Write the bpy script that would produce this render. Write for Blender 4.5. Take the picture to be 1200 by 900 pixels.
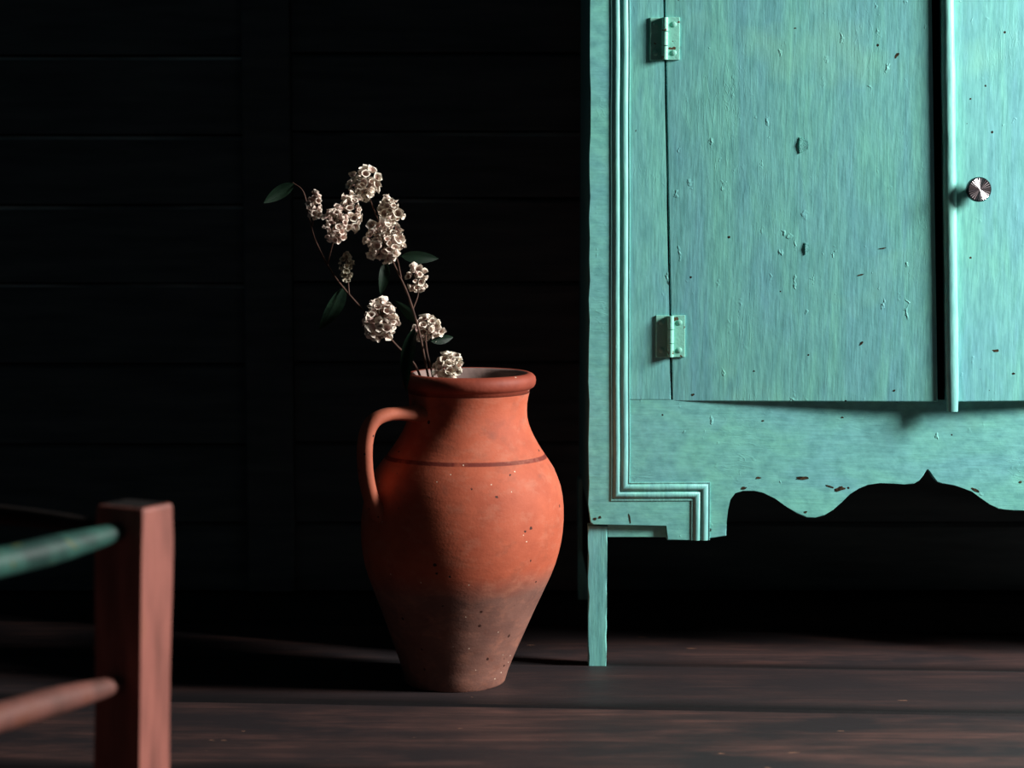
import bpy, bmesh, math, random
from mathutils import Vector, Matrix
random.seed(7)
scene = bpy.context.scene
COL = scene.collection
for o in list(bpy.data.objects):
    bpy.data.objects.remove(o)

# ------------------------------------------------------------------ camera, world, light, exposure
F = 2500.0                      # focal length in pixels of the 1200x900 frame
PITCH = math.radians(5.5)
CAM_H = 0.659
cam_d = bpy.data.cameras.new('camera')
cam_d.sensor_width = 36.0
cam_d.lens = F / 1200.0 * 36.0
cam_d.dof.use_dof = True
cam_d.dof.focus_distance = 2.80
cam_d.dof.aperture_fstop = 4.0
cam_d.clip_start = 0.05
cam = bpy.data.objects.new('camera', cam_d)
COL.objects.link(cam)
cam.location = (0, 0, CAM_H)
cam.rotation_euler = (math.radians(90) - PITCH, 0, 0)
scene.camera = cam

world = bpy.data.worlds.new('world')
scene.world = world
world.use_nodes = True
bg = world.node_tree.nodes['Background']
bg.inputs[0].default_value = (0.25, 0.78, 1.0, 1)
bg.inputs[1].default_value = 0.015

# daylight through the one window, far to the right and a little in front of the cabinet
lamp_d = bpy.data.lights.new('window_daylight', 'AREA')
lamp_d.shape = 'RECTANGLE'
lamp_d.size = 0.50
lamp_d.size_y = 0.80
lamp_d.energy = 205.0
lamp_d.color = (1.0, 0.97, 0.94)
lamp = bpy.data.objects.new('window_daylight', lamp_d)
COL.objects.link(lamp)
lamp.location = (2.66, 2.07, 1.50)
lamp.rotation_euler = (Vector((0.1, 2.78, 0.35)) - lamp.location).to_track_quat('-Z', 'Y').to_euler()

vs = scene.view_settings
vs.view_transform = 'Standard'
vs.look = 'None'
vs.exposure = 0.0
vs.gamma = 1.0
vs.use_curve_mapping = False

# ------------------------------------------------------------------ helpers
def at(px, py, Y):
    """point on the upright plane y = Y that shows at this place of the photograph"""
    c, s = math.cos(PITCH), math.sin(PITCH)
    u, v = (px - 600) / F, (450 - py) / F
    d = Vector((u, c + v * s, -s + v * c))
    return Vector((0, 0, CAM_H)) + d * (Y / d.y)

def on_floor(px, py, z=0.0):
    c, s = math.cos(PITCH), math.sin(PITCH)
    u, v = (px - 600) / F, (450 - py) / F
    d = Vector((u, c + v * s, -s + v * c))
    return Vector((0, 0, CAM_H)) + d * ((z - CAM_H) / d.z)

def tag(o, label=None, cat=None, group=None, kind=None):
    if label: o['label'] = label
    if cat: o['category'] = cat
    if group: o['group'] = group
    if kind: o['kind'] = kind
    return o

def empty(name, loc):
    o = bpy.data.objects.new(name, None)
    o.empty_display_size = 0.05
    COL.objects.link(o)
    o.location = loc
    o['wloc'] = list(loc)
    return o

def world_loc(o):
    v = Vector((0, 0, 0))
    while o is not None:
        v += Vector(o.location)
        o = o.parent
    return v

def link(name, bm, mats, parent=None, smooth=False, angle=None, recalc=True):
    if parent is not None:
        bm.transform(Matrix.Translation(-world_loc(parent)))
    if recalc: bmesh.ops.recalc_face_normals(bm, faces=bm.faces)
    me = bpy.data.meshes.new(name)
    bm.to_mesh(me); bm.free()
    if not isinstance(mats, (list, tuple)): mats = [mats]
    for m in mats: me.materials.append(m)
    if smooth:
        for p in me.polygons: p.use_smooth = True
        if angle: me.set_sharp_from_angle(angle=math.radians(angle))
    o = bpy.data.objects.new(name, me)
    COL.objects.link(o)
    if parent is not None: o.parent = parent
    return o

def hexa(bm, c8, bevel=0.0, seg=2):
    """solid from 8 corners: 0-3 front loop, 4-7 back loop"""
    v = [bm.verts.new(c) for c in c8]
    fs = [bm.faces.new([v[i] for i in q]) for q in
          ((0, 1, 2, 3), (7, 6, 5, 4), (0, 4, 5, 1), (1, 5, 6, 2), (2, 6, 7, 3), (3, 7, 4, 0))]
    if bevel:
        es = list({e for f in fs for e in f.edges})
        bmesh.ops.bevel(bm, geom=es, offset=bevel, segments=seg, affect='EDGES', profile=0.5)

def box(bm, x0, x1, y0, y1, z0, z1, bevel=0.0, seg=2):
    hexa(bm, [(x0, y0, z0), (x1, y0, z0), (x1, y0, z1), (x0, y0, z1),
              (x0, y1, z0), (x1, y1, z0), (x1, y1, z1), (x0, y1, z1)], bevel, seg)

def plate(bm, pts, y0, y1, bevel=0.0015):
    """outline of (x, z) points in the upright plane, from y0 (front) to y1"""
    fv = [bm.verts.new((p[0], y0, p[1])) for p in pts]
    bv = [bm.verts.new((p[0], y1, p[1])) for p in pts]
    n = len(pts)
    f = bm.faces.new(fv); bm.faces.new(list(reversed(bv)))
    for i in range(n):
        j = (i + 1) % n
        bm.faces.new((fv[j], fv[i], bv[i], bv[j]))
    if bevel:
        bmesh.ops.bevel(bm, geom=list(f.edges), offset=bevel, segments=2, affect='EDGES', profile=0.5)
    bmesh.ops.triangulate(bm, faces=[q for q in bm.faces if len(q.verts) > 4])

def frame_at(t):
    t = t.normalized()
    a = Vector((0, 0, 1)) if abs(t.z) < 0.9 else Vector((0, 1, 0))
    u = t.cross(a).normalized()
    return u, u.cross(t).normalized()

def tube(bm, pts, rad, n=8, cap=True, mat=0):
    pts = [Vector(p) for p in pts]
    if not isinstance(rad, (list, tuple)): rad = [rad] * len(pts)
    rings = []
    up = None
    for i, p in enumerate(pts):
        t = pts[min(i + 1, len(pts) - 1)] - pts[max(i - 1, 0)]
        u, w = frame_at(t)
        if up is not None:
            u = (up - t.normalized() * up.dot(t.normalized())).normalized()
            w = u.cross(t.normalized())
        up = u
        rings.append([bm.verts.new(p + (u * math.cos(a) + w * math.sin(a)) * rad[i])
                      for a in (2 * math.pi * k / n for k in range(n))])
    fs = []
    for a, b in zip(rings, rings[1:]):
        for k in range(n):
            fs.append(bm.faces.new((a[k], a[(k + 1) % n], b[(k + 1) % n], b[k])))
    if cap:
        fs.append(bm.faces.new(list(reversed(rings[0])))); fs.append(bm.faces.new(rings[-1]))
    for f in fs: f.material_index = mat
    return rings

def spline(pts, n=8):
    """Catmull-Rom through the points"""
    P = [Vector(p) for p in pts]
    P = [P[0] * 2 - P[1]] + P + [P[-1] * 2 - P[-2]]
    out = []
    for i in range(1, len(P) - 2):
        a, b, c, d = P[i - 1:i + 3]
        for k in range(n):
            t = k / n
            out.append(0.5 * ((2 * b) + (c - a) * t + (2 * a - 5 * b + 4 * c - d) * t * t + (3 * b - a - 3 * c + d) * t ** 3))
    out.append(P[-2])
    return out

# ------------------------------------------------------------------ materials
def srgb(r, g, b):
    f = lambda c: (c / 255) / 12.92 if c / 255 <= 0.04045 else ((c / 255 + 0.055) / 1.055) ** 2.4
    return (f(r), f(g), f(b), 1)

class NM:
    def __init__(s, name, rough=0.6, spec=0.4, metal=0.0):
        s.m = bpy.data.materials.new(name); s.m.use_nodes = True
        s.t = s.m.node_tree; s.N = s.t.nodes; s.L = s.t.links
        s.b = s.N['Principled BSDF']
        s.b.inputs['Roughness'].default_value = rough
        s.b.inputs['Specular IOR Level'].default_value = spec
        s.b.inputs['Metallic'].default_value = metal
    def coord(s, scale=(1, 1, 1), rnd=True):
        tc = s.N.new('ShaderNodeTexCoord')
        mp = s.N.new('ShaderNodeMapping'); mp.inputs['Scale'].default_value = scale
        s.L.new(tc.outputs['Object'], mp.inputs['Vector'])
        if rnd:
            oi = s.N.new('ShaderNodeObjectInfo')
            ml = s.N.new('ShaderNodeVectorMath'); ml.operation = 'SCALE'
            ml.inputs[0].default_value = (13.7, 5.1, 9.3)
            s.L.new(oi.outputs['Random'], ml.inputs['Scale'])
            s.L.new(ml.outputs[0], mp.inputs['Location'])
        return mp.outputs[0]
    def noise(s, co, scale, detail=4, rough=0.55, dist=0.0):
        n = s.N.new('ShaderNodeTexNoise')
        n.inputs['Scale'].default_value = scale; n.inputs['Detail'].default_value = detail
        n.inputs['Roughness'].default_value = rough; n.inputs['Distortion'].default_value = dist
        s.L.new(co, n.inputs['Vector']); return n.outputs['Fac']
    def voro(s, co, scale, feature='F1', rand=1.0):
        n = s.N.new('ShaderNodeTexVoronoi'); n.feature = feature
        n.inputs['Scale'].default_value = scale; n.inputs['Randomness'].default_value = rand
        s.L.new(co, n.inputs['Vector']); return n.outputs['Distance']
    def ramp(s, f, stops, interp='LINEAR'):
        n = s.N.new('ShaderNodeValToRGB'); r = n.color_ramp; r.interpolation = interp
        while len(r.elements) < len(stops): r.elements.new(0.5)
        for e, (p, c) in zip(r.elements, stops):
            e.position = p; e.color = c if len(c) == 4 else (*c, 1)
        s.L.new(f, n.inputs[0]); return n.outputs[0]
    def rng(s, f, a, b, c=0.0, d=1.0):
        n = s.N.new('ShaderNodeMapRange'); n.clamp = True
        for i, x in enumerate((a, b, c, d)): n.inputs[i + 1].default_value = x
        s.L.new(f, n.inputs[0]); return n.outputs[0]
    def math(s, op, a, b):
        n = s.N.new('ShaderNodeMath'); n.operation = op
        for i, x in enumerate((a, b)):
            if isinstance(x, (int, float)): n.inputs[i].default_value = x
            else: s.L.new(x, n.inputs[i])
        return n.outputs[0]
    def mix(s, f, a, b, blend='MIX'):
        n = s.N.new('ShaderNodeMix'); n.data_type = 'RGBA'; n.blend_type = blend
        if isinstance(f, (int, float)): n.inputs[0].default_value = f
        else: s.L.new(f, n.inputs[0])
        for i, x in ((6, a), (7, b)):
            if isinstance(x, tuple): n.inputs[i].default_value = x
            else: s.L.new(x, n.inputs[i])
        return n.outputs[2]
    def bump(s, h, strength, dist, prev=None):
        n = s.N.new('ShaderNodeBump'); n.inputs['Strength'].default_value = strength
        n.inputs['Distance'].default_value = dist
        s.L.new(h, n.inputs['Height'])
        if prev is not None: s.L.new(prev, n.inputs['Normal'])
        return n.outputs[0]
    def out(s, col=None, nrm=None, rough=None):
        if col is not None:
            if isinstance(col, tuple): s.b.inputs['Base Color'].default_value = col
            else: s.L.new(col, s.b.inputs['Base Color'])
        if nrm is not None: s.L.new(nrm, s.b.inputs['Normal'])
        if rough is not None: s.L.new(rough, s.b.inputs['Roughness'])
        return s.m

def paint_material(name, green, blue, chips=True, dark=1.0, streak=True):
    k = NM(name, 0.42, 0.35)
    co = k.coord()
    cs = k.coord((5.0, 5.0, 0.9) if streak else (2.0, 5, 3.0))
    patches = k.noise(cs, 4.0, 5, 0.6, 0.6)
    fine = k.noise(cs, 26.0, 4, 0.6)
    col = k.mix(k.rng(patches, 0.38, 0.66), green, blue)
    col = k.mix(k.rng(fine, 0.38, 0.72, 0, 0.60), col, srgb(82, 148, 150))
    yl = k.noise(co, 7.0, 3)
    col = k.mix(k.rng(yl, 0.60, 0.78, 0, 0.45), col, srgb(152, 224, 188))
    cv = k.voro(co, 34.0)
    cn = k.noise(co, 120.0, 2)
    chip = k.math('LESS_THAN', k.math('ADD', cv, k.math('MULTIPLY', cn, 0.10)), 0.105)
    gate = k.math('GREATER_THAN', k.noise(co, 9.0, 2), 0.53)
    chip = k.math('MULTIPLY', chip, gate)
    if chips: col = k.mix(chip, col, srgb(38, 30, 22))
    # brushed and blistered paint
    b1 = k.noise(k.coord((9, 9, 1.0) if streak else (1.0, 9, 9)), 30.0, 3, 0.5)
    n1 = k.bump(b1, 0.22, 0.0016)
    b2 = k.noise(co, 55.0, 3, 0.55)
    n2 = k.bump(b2, 0.22, 0.0016, n1)
    wv = k.N.new('ShaderNodeTexNoise'); wv.inputs['Scale'].default_value = 95.0; wv.inputs['Detail'].default_value = 2
    k.L.new(co, wv.inputs['Vector'])
    wa = k.N.new('ShaderNodeVectorMath'); wa.operation = 'MULTIPLY_ADD'; wa.inputs[1].default_value = (0.016, 0.016, 0.016)
    k.L.new(wv.outputs['Color'], wa.inputs[0]); k.L.new(k.coord((1.0, 1.0, 0.40)), wa.inputs[2])
    bl = k.voro(wa.outputs[0], 60.0)
    blg = k.rng(k.noise(co, 14.0, 2), 0.50, 0.64)
    blob = k.math('MULTIPLY', k.rng(bl, 0.0, 0.17, 1.0, 0.0), blg)
    n3 = k.bump(blob, 0.55, 0.0016, n2)
    wr = k.noise(k.coord((3.2, 3.2, 0.5) if streak else (0.8, 2.6, 2.2)), 34.0, 2, 0.5, 1.2)
    wrg = k.rng(k.noise(co, 8.5, 2), 0.54, 0.68)
    ridge = k.math('MULTIPLY', k.rng(k.math('ABSOLUTE', k.math('SUBTRACT', wr, 0.5), 0.0), 0.0, 0.035, 1.0, 0.0), wrg)
    n4 = k.bump(ridge, 0.22, 0.0006, n3)
    return k.out(col, n4)

M_PAINT = paint_material('painted_teal_wood', srgb(126, 206, 192), srgb(118, 188, 196))
M_PAINT_RAIL = paint_material('painted_teal_wood_across', srgb(128, 210, 194), srgb(124, 198, 200), streak=False)
M_MOULD = paint_material('painted_teal_moulding', srgb(132, 212, 196), srgb(132, 202, 200), chips=False)

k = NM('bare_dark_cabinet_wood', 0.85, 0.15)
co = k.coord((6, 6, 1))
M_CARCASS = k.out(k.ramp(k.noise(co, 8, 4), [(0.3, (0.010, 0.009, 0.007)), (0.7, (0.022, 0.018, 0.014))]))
k = NM('chipped_paint_wood', 0.9, 0.1)
M_CHIP = k.out(k.ramp(k.noise(k.coord(), 300, 2), [(0.35, srgb(24, 22, 18)), (0.65, srgb(78, 64, 46))]))

k = NM('chrome_knob', 0.16, 0.5, 1.0)
M_CHROME = k.out(srgb(246, 238, 242))
k = NM('dark_knob_rim', 0.35, 0.5, 1.0)
M_KNOBRIM = k.out(srgb(44, 42, 48))

# hinge: painted over, rust where the paint has gone
k = NM('painted_rusty_hinge', 0.4, 0.45)
co = k.coord()
col = k.mix(k.math('GREATER_THAN', k.noise(co, 90, 3), 0.66), srgb(132, 204, 186), srgb(84, 66, 46))
M_HINGE = k.out(col, k.bump(k.noise(co, 220, 3), 0.35, 0.0012))

# terracotta
k = NM('terracotta', 0.72, 0.30)
co = k.coord(rnd=False)
sep = k.N.new('ShaderNodeSeparateXYZ'); k.L.new(co, sep.inputs[0]); z = sep.outputs['Z']
big = k.noise(co, 9, 4)
col = k.ramp(k.noise(co, 14, 5, 0.6), [(0.3, srgb(158, 74, 50)), (0.55, srgb(178, 89, 62)), (0.75, srgb(176, 102, 80))])
# the lower third was never slipped: greyer, browner clay
zz = k.math('ADD', z, k.math('MULTIPLY', k.math('SUBTRACT', big, 0.5), 0.045))
col = k.mix(k.rng(zz, 0.128, 0.162, 0.94, 0.0), col, k.ramp(k.noise(co, 20, 4), [(0.3, srgb(104, 74, 66)), (0.7, srgb(132, 94, 82))]))
# ring of darker slip round the shoulder
wob = k.math('ADD', z, k.math('MULTIPLY', k.math('SUBTRACT', k.noise(co, 5, 1), 0.5), 0.006))
LINE_Z = 0.3005
d = k.math('ABSOLUTE', k.math('SUBTRACT', wob, LINE_Z), 0.0)
lineblot = k.rng(k.noise(co, 40, 3), 0.30, 0.45, 0.45, 0.95)
col = k.mix(k.math('MULTIPLY', k.rng(d, 0.0019, 0.0029, 1.0, 0.0), lineblot), col, srgb(104, 36, 26))
sc = k.rng(k.noise(k.coord((1, 1, 1.6), rnd=False), 38, 7, 0.68), 0.50, 0.72, 0.0, 0.42)
col = k.mix(sc, col, srgb(186, 122, 98))
sd = k.rng(k.noise(k.coord((1.3, 1.1, 2.0), rnd=False), 24, 6, 0.66), 0.54, 0.74, 0.0, 0.45)
col = k.mix(sd, col, srgb(120, 66, 48))
# smoke blotches and pits
bl = k.rng(k.noise(co, 16, 3, 0.5), 0.63, 0.74, 0, 0.55)
col = k.mix(bl, col, srgb(96, 66, 58))
pit = k.math('LESS_THAN', k.math('ADD', k.voro(co, 48), k.math('MULTIPLY', k.noise(co, 190, 2), 0.20)), 0.20)
pit = k.math('MULTIPLY', pit, k.math('GREATER_THAN', k.noise(co, 22, 2), 0.47))
col = k.mix(pit, col, srgb(62, 34, 26))
wht = k.math('LESS_THAN', k.voro(k.coord((1.1, 0.9, 1.0), rnd=False), 75), 0.07)
wht = k.math('MULTIPLY', wht, k.math('GREATER_THAN', k.noise(co, 12, 2), 0.55))
col = k.mix(wht, col, srgb(226, 200, 176))
n1 = k.bump(k.noise(k.coord((1, 1, 3), rnd=False), 30, 4, 0.6), 0.30, 0.0018)
n2 = k.bump(k.math('SUBTRACT', 1.0, pit), 0.7, 0.0014, n1)
n3 = k.bump(k.noise(co, 320, 3), 0.30, 0.0006, n2)
M_TERRA = k.out(col, n3)
k = NM('terracotta_handle', 0.72, 0.3)
co = k.coord(rnd=False)
pit = k.math('LESS_THAN', k.voro(co, 70), 0.11)
col = k.ramp(k.noise(co, 22, 4), [(0.3, srgb(150, 78, 56)), (0.7, srgb(176, 98, 74))])
M_HANDLE = k.out(k.mix(pit, col, srgb(56, 32, 26)), k.bump(k.noise(co, 120, 3), 0.35, 0.0010))
k = NM('terracotta_rim', 0.65, 0.32)
co = k.coord(rnd=False)
col = k.ramp(k.noise(co, 22, 4), [(0.3, srgb(120, 50, 34)), (0.7, srgb(152, 70, 50))])
wht = k.math('LESS_THAN', k.voro(co, 95), 0.10)
wht = k.math('MULTIPLY', wht, k.math('GREATER_THAN', k.noise(co, 18, 2), 0.56))
col = k.mix(wht, col, srgb(232, 214, 190))
M_RIM = k.out(col, k.bump(k.noise(co, 160, 3), 0.35, 0.0010))
k = NM('terracotta_inside', 0.85, 0.2)
co = k.coord(rnd=False)
M_INSIDE = k.out(k.ramp(k.noise(co, 25, 4), [(0.3, srgb(112, 96, 92)), (0.7, srgb(150, 126, 118))]), k.bump(k.noise(co, 90, 3), 0.3, 0.0012))

# floor boards
k = NM('worn_dark_floorboard', 0.58, 0.25)
oi = k.N.new('ShaderNodeObjectInfo')
co = k.coord((1.0, 9.0, 9.0))
g1 = k.noise(co, 5.0, 6, 0.62, 0.5)
cb = k.coord((1.0, 2.2, 2.2))
g2 = k.noise(cb, 4.5, 4, 0.6)
col = k.ramp(g1, [(0.28, srgb(38, 29, 29)), (0.48, srgb(80, 56, 51)), (0.62, srgb(108, 73, 65)), (0.78, srgb(130, 88, 76))])
col = k.mix(k.rng(g2, 0.40, 0.62, 0.0, 0.70), srgb(40, 34, 36), col)
col = k.mix(k.rng(oi.outputs['Color'], 0.0, 1.0, 0.0, 1.0), col, srgb(40, 35, 37))
spl = k.math('GREATER_THAN', k.noise(k.coord((1.0, 4.0, 4.0)), 26.0, 2), 0.768)
col = k.mix(spl, col, srgb(150, 108, 86))
ga = k.N.new('ShaderNodeAttribute'); ga.attribute_name = 'edge_dark'
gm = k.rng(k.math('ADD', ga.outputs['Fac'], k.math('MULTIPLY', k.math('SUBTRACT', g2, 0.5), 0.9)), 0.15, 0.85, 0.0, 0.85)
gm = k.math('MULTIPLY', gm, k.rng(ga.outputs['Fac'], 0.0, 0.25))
col = k.mix(gm, col, srgb(14, 13, 15))      # darker band along each board's front edge
n1 = k.bump(g1, 0.45, 0.003)
n2 = k.bump(k.noise(k.coord((1, 10, 10)), 24, 4), 0.35, 0.0015, n1)
n3 = k.bump(k.noise(k.coord((16, 1.2, 1)), 8, 2), 0.12, 0.0012, n2)   # saw marks across the board
M_FLOOR = k.out(col, n3)
k = NM('dark_subfloor', 0.95, 0.05)
M_SUB = k.out(srgb(12, 10, 10))

# wall boards
k = NM('soot_dark_wall_board', 0.8, 0.15)
co = k.coord((1.0, 8.0, 8.0))
M_WALL = k.out(k.ramp(k.noise(co, 6, 5), [(0.3, srgb(70, 76, 78)), (0.7, srgb(94, 100, 101))]), k.bump(k.noise(co, 14, 4), 0.3, 0.002))
k = NM('painted_edge_light', 0.7, 0.2)
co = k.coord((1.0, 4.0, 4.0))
M_EDGE = k.out(k.ramp(k.noise(co, 3.5, 4), [(0.35, srgb(120, 122, 122)), (0.60, srgb(232, 228, 220))]))  # pale colour painted in for light catching the board's upper edge

k = NM('painted_edge_light_dim', 0.7, 0.2)
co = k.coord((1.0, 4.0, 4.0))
M_EDGE2 = k.out(k.ramp(k.noise(co, 3.5, 4), [(0.4, srgb(84, 86, 86)), (0.65, srgb(186, 184, 178))]))  # fainter edge light, likewise put into the colour
# stool
k = NM('worn_reddish_wood', 0.6, 0.3)
co = k.coord((7, 7, 1.0))
M_STOOL = k.out(k.ramp(k.noise(co, 9, 5), [(0.3, srgb(108, 62, 53)), (0.6, srgb(146, 87, 76)), (0.8, srgb(130, 80, 60))]),
                k.bump(k.noise(co, 30, 3), 0.3, 0.002))
k = NM('dark_end_grain', 0.9, 0.1)
M_ENDGRAIN = k.out(k.ramp(k.noise(k.coord(), 90, 3), [(0.3, srgb(22, 20, 20)), (0.7, srgb(40, 35, 34))]))
k = NM('faded_turquoise_paint', 0.6, 0.3)
co = k.coord()
col = k.ramp(k.noise(co, 28, 4), [(0.35, srgb(22, 50, 45)), (0.62, srgb(44, 86, 76))])
col = k.mix(k.math('GREATER_THAN', k.noise(co, 60, 3), 0.66), col, srgb(66, 78, 46))
M_STOOLTEAL = k.out(col, k.bump(k.noise(co, 60, 3), 0.3, 0.002))
k = NM('worn_brown_rung', 0.65, 0.25)
co = k.coord((3, 3, 3))
M_RUNG = k.out(k.ramp(k.noise(co, 9, 5), [(0.3, srgb(70, 46, 40)), (0.6, srgb(108, 68, 60)), (0.8, srgb(104, 60, 42))]), k.bump(k.noise(co, 20, 3), 0.3, 0.002))
k = NM('dark_brown_rail', 0.85, 0.15)
M_STOOLDARK = k.out(k.ramp(k.noise(k.coord((2, 2, 2)), 20, 4), [(0.3, srgb(22, 18, 17)), (0.7, srgb(38, 30, 27))]))

# flowers
k = NM('dried_petal', 0.7, 0.2)
at_n = k.N.new('ShaderNodeAttribute'); at_n.attribute_name = 'petal_col'
k.b.inputs['Subsurface Weight'].default_value = 0.0
M_PETAL = k.out(at_n.outputs['Color'])
tr = k.N.new('ShaderNodeBsdfTranslucent'); k.L.new(at_n.outputs['Color'], tr.inputs['Color'])
mx_ = k.N.new('ShaderNodeMixShader'); mx_.inputs[0].default_value = 0.12
k.L.new(k.b.outputs[0], mx_.inputs[1]); k.L.new(tr.outputs[0], mx_.inputs[2])
k.L.new(mx_.outputs[0], k.N['Material Output'].inputs['Surface'])
k = NM('dry_stem', 0.7, 0.2)
M_STEM = k.out(k.ramp(k.noise(k.coord((1, 1, 1)), 60, 3), [(0.3, srgb(52, 36, 30)), (0.7, srgb(92, 66, 54))]))
k = NM('dry_leaf', 0.55, 0.3)
M_LEAF = k.out(k.ramp(k.noise(k.coord(), 40, 3), [(0.3, srgb(18, 40, 29)), (0.7, srgb(34, 62, 42))]),
               k.bump(k.noise(k.coord(), 120, 3), 0.3, 0.001))

# ------------------------------------------------------------------ floor
YW = 3.36                      # face of the back wall
ROT = math.radians(-4.0)
fl = bmesh.new()
box(fl, -2.6, 2.6, -0.4, 3.56, -0.09, -0.034)
floor = link('floor', fl, M_SUB)
tag(floor, 'dark worn floor of wide boards laid side to side', None, None, 'structure')
PIV = on_floor(700, 830)       # a joint between two boards passes here
widths = [0.238, 0.244, 0.232, 0.25, 0.315, 0.242, 0.247, 0.235, 0.24, 0.238, 0.245, 0.24, 0.238]
def add_board(y0, y1, dz, tone=0.4):
    bm = bmesh.new()
    gl = bm.verts.layers.float_color.new('edge_dark')
    n = 40
    L = 2.45
    g = 0.0032
    rows = []
    ja = [random.uniform(-1, 1) for _ in range(n + 1)]
    jb = [random.uniform(-1, 1) for _ in range(n + 1)]
    prof = [(0, -0.032), (0, -0.005), (0.004, 0.0)]
    sec = []
    for i in range(n + 1):
        x = -L + 2 * L * i / n
        e0 = y0 + g + 0.0012 * ja[i]; e1 = y1 - g + 0.0012 * jb[i]
        ring = [(x, e0, -0.032), (x, e0, -0.005), (x, e0 + 0.005, 0), (x, e0 + 0.050 + 0.010 * ja[i], 0.0004), (x, (e0 + e1) / 2, 0.0008),
                (x, e1 - 0.004, 0), (x, e1, -0.004), (x, e1, -0.032)]
        vs_ = []
        for (a, b, c) in ring:
            q = Vector((a, b, c + dz))
            r = Matrix.Rotation(ROT, 3, 'Z') @ Vector((q.x - PIV.x, q.y, 0))
            v_ = bm.verts.new((r.x + PIV.x, r.y + PIV.y, q.z))
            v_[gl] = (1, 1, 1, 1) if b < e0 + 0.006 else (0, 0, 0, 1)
            vs_.append(v_)
        sec.append(vs_)
    for a, b in zip(sec, sec[1:]):
        m = len(a)
        for j in range(m):
            bm.faces.new((a[j], b[j], b[(j + 1) % m], a[(j + 1) % m]))
    bm.faces.new(sec[0]); bm.faces.new(list(reversed(sec[-1])))
    # boards stop under the wall's foot
    geom = list(bm.verts) + list(bm.edges) + list(bm.faces)
    bmesh.ops.bisect_plane(bm, geom=geom, plane_co=(0, YW + 0.03, 0), plane_no=(0, 1, 0), clear_outer=True)
    es = [e for e in bm.edges if e.is_boundary]
    if es: bmesh.ops.holes_fill(bm, edges=es)
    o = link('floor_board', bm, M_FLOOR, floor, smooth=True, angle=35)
    o.color = (tone, tone, tone, 1)
y = 0.0
hts = [0.0005, -0.0015, -0.001, -0.002]
tones = [0.72, 0.45, 0.5, 0.5]
for i in range(4):
    w = widths[i]
    add_board(y, y + w, hts[i], tones[i]); y += w
y = 0.0
hts2 = [0.0005, -0.002, 0.0, -0.001, -0.002, 0, -0.001, -0.002]
for i in range(8):
    w = widths[4 + i]
    add_board(y - w, y, hts2[i], (0.30, 0.45)[i % 2]); y -= w

# ------------------------------------------------------------------ back wall of lapped boards
wb = bmesh.new()
box(wb, -2.2, 2.2, YW + 0.03, YW + 0.10, -0.03, 1.85)
wall = link('wall_back', wb, M_SUB)
tag(wall, 'dark back wall of horizontal boards', None, None, 'structure')
def wall_board(x0, x1, z0, z1, out, edge=None):
    """board whose upper edge can carry a thin painted line of light"""
    bm = bmesh.new()
    yb = YW + 0.029
    yf = YW - out
    n = 14
    sec = []
    for i in range(n + 1):
        x = x0 + (x1 - x0) * i / n
        j = random.uniform(-0.0007, 0.0007)
        e = 0.0052 + random.uniform(-0.001, 0.001)
        sec.append([bm.verts.new(p) for p in ((x, yb, z0), (x, yf - 0.004, z0), (x, yf - 0.004, z0 + 0.004), (x, yf, z1 - e + j), (x, yf + e, z1 + j), (x, yb, z1 + j))])
    for a, b in zip(sec, sec[1:]):
        for q in range(6):
            f = bm.faces.new((a[q], b[q], b[(q + 1) % 6], a[(q + 1) % 6]))
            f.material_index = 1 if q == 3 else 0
    bm.faces.new(sec[0]); bm.faces.new(list(reversed(sec[-1])))
    link('wall_board', bm, [M_WALL, edge or M_WALL], wall)
lines_l = [-210, -120, -30, 65, 158, 240, 332, 426, 520, 612]
lines_r = [-214, -124, -32, 62, 154, 232, 330, 424, 518, 612]
xp0, xp1 = at(287, 300, YW).x, at(343, 300, YW).x
for lines, xa, xb in ((lines_l, -2.2, xp0), (lines_r, xp1, 2.2)):
    zs = [at(300, yy, YW).z for yy in lines] + [0.004]
    zs = [zs[0] + 0.5, zs[0] + 0.375, zs[0] + 0.25, zs[0] + 0.125] + zs
    for i, (a, b) in enumerate(zip(zs, zs[1:])):
        pale = None  # painted edge light, on chosen boards only
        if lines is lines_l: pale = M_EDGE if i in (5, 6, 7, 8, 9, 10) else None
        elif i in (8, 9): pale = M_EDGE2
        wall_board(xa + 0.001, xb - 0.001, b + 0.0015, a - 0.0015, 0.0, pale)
bm = bmesh.new()
box(bm, xp0, xp1, YW - 0.018, YW + 0.029, 0.004, 1.85, 0.004)
link('post', bm, M_WALL, wall)

# ------------------------------------------------------------------ cabinet
YF = 2.84                      # front face of the front frame
C = lambda px, py, Y=YF: at(px, py, Y)
def P(px, py, Y=YF):
    v = at(px, py, Y); return (v.x, v.z)
XL = P(691, 300)[0]
XC = P(1096, 300)[0]
XR = 2 * XC - XL
TOP = 1.46  # unseen upper part made tall to keep the back wall shaded
DEPTH = 0.50  # deepened to keep window light off the wall behind
ZB = P(700, 615)[1]
cabinet = empty('cabinet', (XC, YF + DEPTH / 2, 0))
tag(cabinet, 'teal painted wooden cabinet with scalloped apron and two doors ajar', 'cabinet')

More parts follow.
